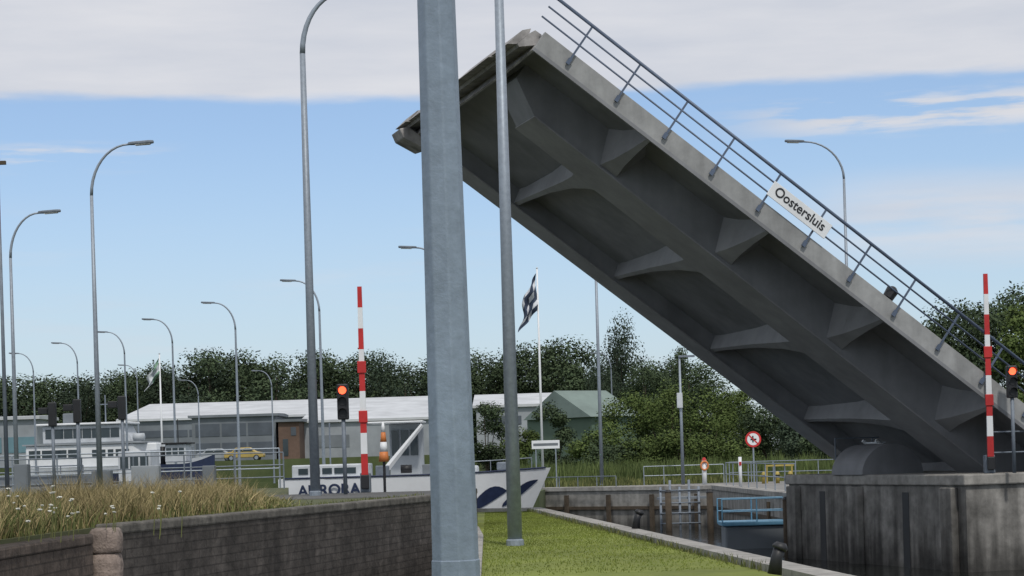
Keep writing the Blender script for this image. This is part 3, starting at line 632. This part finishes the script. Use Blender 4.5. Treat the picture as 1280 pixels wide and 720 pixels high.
tor.add(vs,[(i*8+j,i*8+(j+1)%8,((i+1)%n)*8+(j+1)%8,((i+1)%n)*8+j) for i in range(n) for j in range(8)])
build('lifebuoy',tor,M['orange'],lb,True)
build('post_cap',MB().tube([(0,0,1.2),(0,0,1.34)],[.12,.05],8),M['red'],lb)
v=gr(926,612,0); wp=root('white_post',(v.x,v.y,0),'thin white marker post on the bank left of the round sign','post')
build('post_body',MB().tube([(0,0,0),(0,0,1.35)],.07,8),M['white'],wp,True); build('reflector',MB().box((-.05,-.09,1.0),(.05,-.071,1.15)),M['red'],wp)
for k,px in enumerate((955,972,988)):
    v=G(px,95,0); r=root('yellow_bollard',v,['yellow bollard nearest the round sign','middle yellow bollard of the three by the pier','yellow bollard closest to the pier'][k],'bollard','yellow bollards by the pier')
    build('bollard_body',MB().tube([(0,0,0),(0,0,.5),(0,0,.57)],[.10,.10,.05],12),M['yellow'],r,True)
    build('bollard_band',MB().tube([(0,0,.32),(0,0,.42)],.108,12,cap=False),M['black'],r,True)
yb=root('yellow_barrier',G(972,96,0),'low yellow crossbar barrier behind the yellow bollards','barrier')
build('crossbar',MB().box((-.6,-.04,.8),(.8,.04,.88)),M['yellow'],yb,bev=.01)
for x in (-.5,.7): build('leg',MB().tube([(x,0,0),(x,0,.8)],.04,8),M['yellow'],yb)
def car(px,Y,z,m,label,rz=0):
    v=at(px,575,Y); r=root('parked_car',(v.x,Y,z),label,'car',None,rz)
    prof=[(-2.1,.35),(-2.12,.75),(-1.9,.95),(-1.3,1.0),(-.85,1.42),(.6,1.45),(1.25,1.0),(2.0,.85),(2.15,.6),(2.1,.35)]
    n=len(prof); vs=[(x,-.85,z) for x,z in prof]+[(x,.85,z) for x,z in prof]
    build('body',MB().add(vs,[tuple(range(n)),tuple(range(n,2*n))[::-1]]+[(i,n+i,n+(i+1)%n,(i+1)%n) for i in range(n)]),m,r,bev=.07)
    for x0,x1 in ((-.95,-.1),(0,.95)):
        build('window',MB().add([(x0-.15,-.865,1.0),(x1+.1,-.865,1.0),(x1-.3,-.865,1.36),(x0+.15,-.865,1.36)],[(0,1,2,3)]),M['glass'],r)
    for x in (-1.35,1.35):
        for y in (-.86,.68):
            wl=build('wheel',MB().tube([(x,y,.32),(x,y+.2,.32)],.32,16),M['black'],r,True); build('rim',MB().tube([(x,y-.01,.32),(x,y+.0,.32)],.2,12),M['galv'],wl)
    build('headlight',MB().box((2.0,-.8,.62),(2.14,-.5,.76)),M['lens'],r)
car(306,215,2.1,M['ycar'],'yellow car parked in front of the warehouses'); car(270,217,2.1,M['cladl'],'silver car parked left of the yellow car')
# ---------- buildings
def building(name,label,px0,px1,ptop,Y,depth,wm_,rm,roofh,wins=(),ov=.4,gable=False,rz=0):
    X0=at(px0,540,Y).x; X1=at(px1,540,Y).x; zt=at((px0+px1)/2,ptop,Y).z
    r=root(name,((X0+X1)/2,Y+depth/2,0),label,'building')
    he=zt-roofh
    build('wall',MB().box((X0,Y,0),(X1,Y+depth,he)),wm_,r,world=True)
    if gable:
        rm_=MB(); vs=[(X0-ov,Y-ov,he+.003),(X1+ov,Y-ov,he+.003),(X1+ov,Y+depth,he+.003),(X0-ov,Y+depth,he+.003),(X0-ov,Y+depth/2,zt),(X1+ov,Y+depth/2,zt)]
        rm_.add(vs,[(0,1,5,4),(2,3,4,5),(1,2,5),(3,0,4),(3,2,1,0)]); build('roof',rm_,rm,r,world=True)
    else:
        rm_=MB(); y1=Y+depth+ov
        vs=[(X0-ov,Y-ov,he+.003),(X1+ov,Y-ov,he+.003),(X1+ov,y1,he+.003),(X0-ov,y1,he+.003),(X0-ov,Y-ov,he+.3),(X1+ov,Y-ov,he+.3),(X1+ov,y1-depth*.4,zt),(X0-ov,y1-depth*.4,zt),(X1+ov,y1,he+.3),(X0-ov,y1,he+.3)]
        rm_.add(vs,[(3,2,1,0),(0,1,5,4),(4,5,6,7),(7,6,8,9),(9,8,2,3),(1,2,8,6,5),(0,4,7,9,3)]); build('roof',rm_,rm,r,world=True)
    for (a,b_,z0,z1,mm) in wins:
        xa=X0+(X1-X0)*a; xb=X0+(X1-X0)*b_
        nw=max(1,round((xb-xa)/3.2)); wd=(xb-xa)/nw
        for k in range(nw): 
            build('window',MB().box((xa+k*wd+.12,Y-.06,z0),(xa+(k+1)*wd-.12,Y-.003,z1)),mm,r,world=True)
    r.rotation_euler=(0,0,rz)
    return r
building('warehouse','long pale warehouse with white roof behind the ships',150,545,493,262,40,M['clad'],M['roofw'],3.0,[(.05,.3,5.6,6.5,M['dull'])])
building('office_block','dark glazed office block in front of the long warehouse',240,345,517,240,10,M['clad'],M['clad'],.4,[(.03,.97,5.2,6.7,M['dull']),(.03,.97,2.9,4.4,M['dull'])])
building('brick_block','small brown brick building beside the glazed office',348,374,523,238,9,M['brick'],M['clad'],.4,[(.15,.5,2.6,4.6,M['glass']),(.55,.9,5.0,6.0,M['dull'])])
building('grey_hall','pale grey hall between the office and the nearest pole',380,545,512,244,14,M['cladl'],M['roofw'],1.4,[(.1,.35,3.5,5.0,M['clad'])])
building('white_hall','white flat roofed hall just right of the nearest pole',596,692,487,230,24,M['cladl'],M['roofw'],2.0,[(.1,.6,5.4,6.4,M['dull'])])
building('green_barn','green gabled barn left of the dark trees',692,766,486,155,8,M['cladg'],M['roofg'],2.2,[(.1,.3,1.6,2.6,M['dull'])],gable=True,rz=R(38))
building('glass_pavilion','low teal glazed pavilion at the far left edge behind the ships',-40,46,519,205,8,M['cladl'],M['roofw'],.5,[(.02,.98,3.6,5.2,M['teal'])])
# ---------- trees
def crown_mesh(n_l,sz,seed,rx,rz,lobes,base=.0,core=.55):
    rnd=random.Random(seed); mb=MB(); cs=[]
    for k in range(lobes):
        a=rnd.random()*6.283; rr=rnd.random()**.5*.75; zz=rnd.uniform(-.8,.85)
        f=math.sqrt(max(0,1-zz*zz*.8)); cs.append((rr*f*math.cos(a)*rx,rr*f*math.sin(a)*rx,zz*rz,rnd.uniform(.25,.45)*rx))
    per=n_l//lobes; V=mb.v; Fc=mb.f
    for (cx,cy,cz,cr) in cs:
        for j in range(per):
            d=Vector((rnd.gauss(0,1),rnd.gauss(0,1),rnd.gauss(0,1))).normalized(); rad=cr*rnd.uniform(core,1.14)
            p_=Vector((cx,cy,cz+base))+Vector((d.x*rad,d.y*rad,d.z*rad*.8))
            s=sz*rnd.uniform(.6,1.3); u=Vector((rnd.gauss(0,1),rnd.gauss(0,1),rnd.gauss(0,.6))).normalized(); w_=(u.cross(d+Vector((0,0,.4))))
            if w_.length<.01: continue
            w_.normalize(); k=len(V)
            V+=[tuple(p_-u*s*.5),tuple(p_-w_*s*.35),tuple(p_+u*s*.55),tuple(p_+w_*s*.35)]; Fc.append((k,k+1,k+2,k+3))
    return mb,cs
def tree_proto(seed,h,rx,lf,n_l=9500,sz=.225,lobes=18,th=.16):
    r=root('tree',(0,0,0),'','tree'); rz=h*(1-th)/2; zc=h*th+rz
    mb,cs=crown_mesh(n_l,sz,seed,rx,rz*1.0,lobes,zc,.35)
    build('crown',mb,M[lf],r)
    tk=MB(); rnd=random.Random(seed+5)
    tk.tube([(0,0,0),(.1,0,h*.2),(-.1,.1,h*.5),(0,0,h*.78)],[h*.024,h*.018,h*.012,h*.004],8)
    for (cx,cy,cz,cr) in cs[:7]:
        z0=h*rnd.uniform(.2,.5); tk.tube([(0,0,z0),(cx*.5,cy*.5,(z0+cz+zc)/2-.2),(cx,cy,cz+zc)],[h*.009,h*.006,h*.002],5)
    build('trunk',tk,M['bark'],r); return r
protos=[tree_proto(11,10,4.2,'lf1'),tree_proto(12,10,3.6,'lf1',lobes=22),tree_proto(13,10,4.6,'lf3',lobes=16),tree_proto(14,10,3.4,'lf2',lobes=20)]
used=set()
def place(k,x,y,h,wide,label,group,z=0):
    o=protos[k] if k not in used else copytree(protos[k]); used.add(k)
    o.location=(x,y,z); o.scale=(h/10*wide,h/10*wide,h/10); o.rotation_euler=(0,0,random.random()*6.28)
    tag(o,label,'tree',group); o.name='tree'; return o
skyl=[(20,478),(60,482),(95,478),(130,472),(160,466),(185,460),(210,453),(235,446),(262,445),(290,444),(318,445),(345,442),(372,449),(400,445),(425,441),(450,446),(478,449),(505,450),(530,452),(560,450),(590,446),(615,445),(640,443),(665,438),(690,434),(712,430),(735,442),(800,456),(860,454)]
gl='one of the dark round trees in the far row behind the warehouses'
for i,(px,pt) in enumerate(skyl):
    Y=318+random.uniform(-12,14); v=at(px,pt+random.uniform(-3,3),Y)
    place([0,1,2,0,1][i%5],v.x,Y,v.z+.3,1.0 if v.z>16 else 1.25,gl,'trees in the far row')
for i in range(24):
    px=-10+i*38; Y=338+random.uniform(-4,12); v=at(px,474+random.uniform(-5,6),Y)
    place([1,2,0][i%3],v.x,Y,v.z,1.5,gl,'trees in the far row')
def TT(k,px,pt,Y,wide,label,group=None): v=at(px,pt,Y); return place(k,v.x,Y,v.z,wide,label,group)
TT(2,770,402,190,.5,'tall narrow dark tree right of the flag, under the bridge leaf')
TT(2,752,446,186,.5,'shorter dark tree just left of the tall narrow dark tree')
TT(1,840,416,175,.42,'tall thin airy tree rising beside the lower edge of the bridge leaf')
TT(0,806,452,170,.8,'rounded tree between the narrow dark tree and the thin airy tree')
TT(1,880,466,168,.95,'broad tree partly hidden by the bridge leaf')
TT(3,925,485,165,1.0,'tree below the middle of the bridge leaf')
TT(0,975,500,165,1.1,'tree close to the pier under the bridge leaf')
TT(2,1020,520,160,1.1,'dark tree just above the pier under the bridge leaf')
for px,pt,Y,l in ((1175,402,200,'tree seen through the lower bridge railing'),(1205,380,205,'tall tree behind the lower end of the bridge railing'),(1238,384,195,'tree behind the raised barrier boom at the right'),(1268,364,200,'tallest tree at the right edge of the photo'),(1292,372,190,'tree cut off by the right edge of the photo')):
    TT([0,1,3,0,1][px%5],px,pt,Y,.9,l)
def bush(px,pt,Y,rx,lf,label,seed):
    v=at(px,pt,Y); h=v.z; r=root('shrub',(v.x,Y,0),label,'shrub')
    mb,cs=crown_mesh(7500,.17,seed,rx,h*.52,20,h*.48,.4); build('foliage',mb,M[lf],r)
    st_=MB()
    for (cx,cy,cz,cr) in cs[:6]: st_.tube([(0,0,0),(cx*.4,cy*.4,h*.25),(cx,cy,max(.3,cz+h*.5))],[.08,.05,.02],5)
    build('stem',st_,M['bark'],r)
B_=[(692,503,138,1.7,'lf1','dark shrub behind the small notice board'),(742,528,133,2.0,'lf2','shrub at the foot of the thin straight post'),(606,492,150,2.2,'lf1','bushy green shrub just right of the nearest pole'),(787,492,138,2.8,'lf2','large bright shrub left of the slim post'),(832,482,136,3.4,'lf2','largest bright shrub behind the slim post'),(880,480,138,3.2,'lf2','broad shrub right of the slim post'),(925,500,134,3.0,'lf2','shrub behind the round sign'),(965,512,130,2.8,'lf1','dark shrub between the round sign and the pier'),(1005,528,125,2.4,'lf3','darkest shrub next to the pier'),(650,530,150,1.8,'lf2','low shrub left of the flagpole'),(765,548,126,2.2,'lf1','low shrub in front of the thin straight post'),(855,545,124,2.3,'lf2','low bright shrub behind the slim post base'),(1040,540,122,2.2,'lf1','low shrub above the left end of the pier'),(808,550,125,2.2,'lf2','low bright shrub left of the slim post base'),(905,548,124,2.2,'lf2','low bright shrub left of the round sign')]
for i,b_ in enumerate(B_): bush(*b_,40+i)
# ---------- grasses (stuff)
def blades(name,n,region,h0,h1,wd,m,label,z,cat='grass',lean=.25):
    rnd=random.Random(len(name)*7+n); mb=MB(); V=mb.v; Fc=mb.f
    for i in range(n):
        x,y=region(rnd); h=rnd.uniform(h0,h1)*(1-.3*rnd.random())*(.75+.5*(math.sin(x*2.3+y*1.1)*math.sin(y*1.7-x)*.5+.5)); a=rnd.random()*math.pi; lx=rnd.gauss(0,lean)*h; ly=rnd.gauss(0,lean)*h
        if name in ('dry_grass','tall_grass','green_weeds'): h*=max(.35,min(1,(345-(640+x/y*F))/90+.35))
        dx=math.cos(a)*wd/2; dy=math.sin(a)*wd/2*.5; k=len(V)
        V+= [(x-dx,y-dy,z),(x+dx,y+dy,z),(x+dx*.7+lx*.35,y+dy+ly*.35,z+h*.55),(x-dx*.7+lx*.35,y-dy+ly*.35,z+h*.55),(x+lx,y+ly,z+h)]
        Fc+= [(k,k+1,k+2,k+3),(k+3,k+2,k+4)]
    return tag(build(name,mb,m),label,cat,kind='stuff')
def wallx(y):
    pts=[(8,-6.3),(22,-6.0),(26.8,-5.65),(34.3,-3.85),(42,-2.05),(44.6,-1.6)]
    for (y0,x0),(y1,x1) in zip(pts,pts[1:]):
        if y0<=y<=y1: return x0+(x1-x0)*(y-y0)/(y1-y0)
    return -1.6
def bankreg(ymin,ymax,pmax,pmin=-110):
    def f(rnd):
        while True:
            y=rnd.uniform(ymin,ymax); xm=min(wallx(y),(pmax-640)/F*y+rnd.gauss(0,.3)); x=rnd.uniform((pmin-640)/F*y,xm)
            if x<wallx(y): return x,y
    return f
blades('dry_grass',16000,bankreg(20,43,335),.18,.60,.015,M['straw'],'tall straw coloured dry grass on top of the left bank',LB,lean=.45)
blades('tall_grass',4500,bankreg(27,42,320,60),.35,.78,.012,M['straw'],'tallest wispy seed grass on the bank left of the tall lamp post',LB,lean=.45)
blades('green_weeds',22000,bankreg(19,43,345),.1,.46,.022,M['weed'],'green weeds growing among the dry grass behind the wall',LB,lean=.4)
blades('bank_grass',6000,bankreg(43,57,300),.08,.3,.03,M['weed'],'low green grass before the long railing on the left bank',LB)
blades('wall_top_weeds',900,lambda r:(lambda y:(wallx(y)+abs(r.gauss(0,.08))+.02,y))(r.uniform(26.9,42)),.03,.12,.02,M['weed'],'ragged weeds hanging along the top of the dark retaining wall',LB)
def lawnreg(rnd):
    y=27+32*rnd.random()**.8; t=(y-25.7)/33.3; x0=-.45-.4*t; x1=3.35-2.9*t; return rnd.uniform(x0,x1),y
blades('lawn_grass',24000,lawnreg,.018,.036,.018,M['blade'],'short mown grass blades of the lawn',0)
blades('edge_weeds',1500,lambda r:(lambda t:(3.36-2.9*t-.02+r.gauss(0,.04),25.7+33.3*t))(r.random()),.04,.16,.02,M['weed'],'weeds growing along the concrete coping of the lawn',0.0)
def reedreg(rnd):
    y=rnd.uniform(108,120); x=rnd.uniform((645-640)/F*y,(1060-640)/F*y); return x,y
blades('reeds',9000,reedreg,.8,1.5,.07,M['reed'],'dense green reeds along the far bank below the bridge',0,'reeds',.15)
blades('far_bank_grass',6000,lambda r:(r.uniform(1.6,18),r.uniform(101,109)),.1,.5,.06,M['weed'],'rough grass on the far bank before the reeds',0)
rndf=random.Random(21)
for k in range(34):
    px=rndf.uniform(8,95) if k<25 else rndf.uniform(90,240); Y=rndf.uniform(21.5,27); x=at(px,640,Y).x
    r=root('wild_flower',(x,Y,LB),'white flowering weed in the dry grass at the left edge','flower','white flowering weeds at the left edge'); hgt=rndf.uniform(.2,.62)
    build('stem',MB().tube([(0,0,0),(.02,0,hgt*.6),(0,0,hgt)],.005,5),M['weed'],r)
    n=11; s=rndf.uniform(.018,.034); vs=[(0,0,hgt+.012)]+[(s*(1 if i%2 else .55)*math.cos(6.283*i/(2*n)),s*(1 if i%2 else .55)*math.sin(6.283*i/(2*n)),hgt+rndf.uniform(-.006,.012)) for i in range(2*n)]+[(0,0,hgt-.015)]
    build('flower_head',MB().add(vs,[(0,1+i,1+(i+1)%(2*n)) for i in range(2*n)]+[(2*n+1,1+(i+1)%(2*n),1+i) for i in range(2*n)]),M['petal'],r)
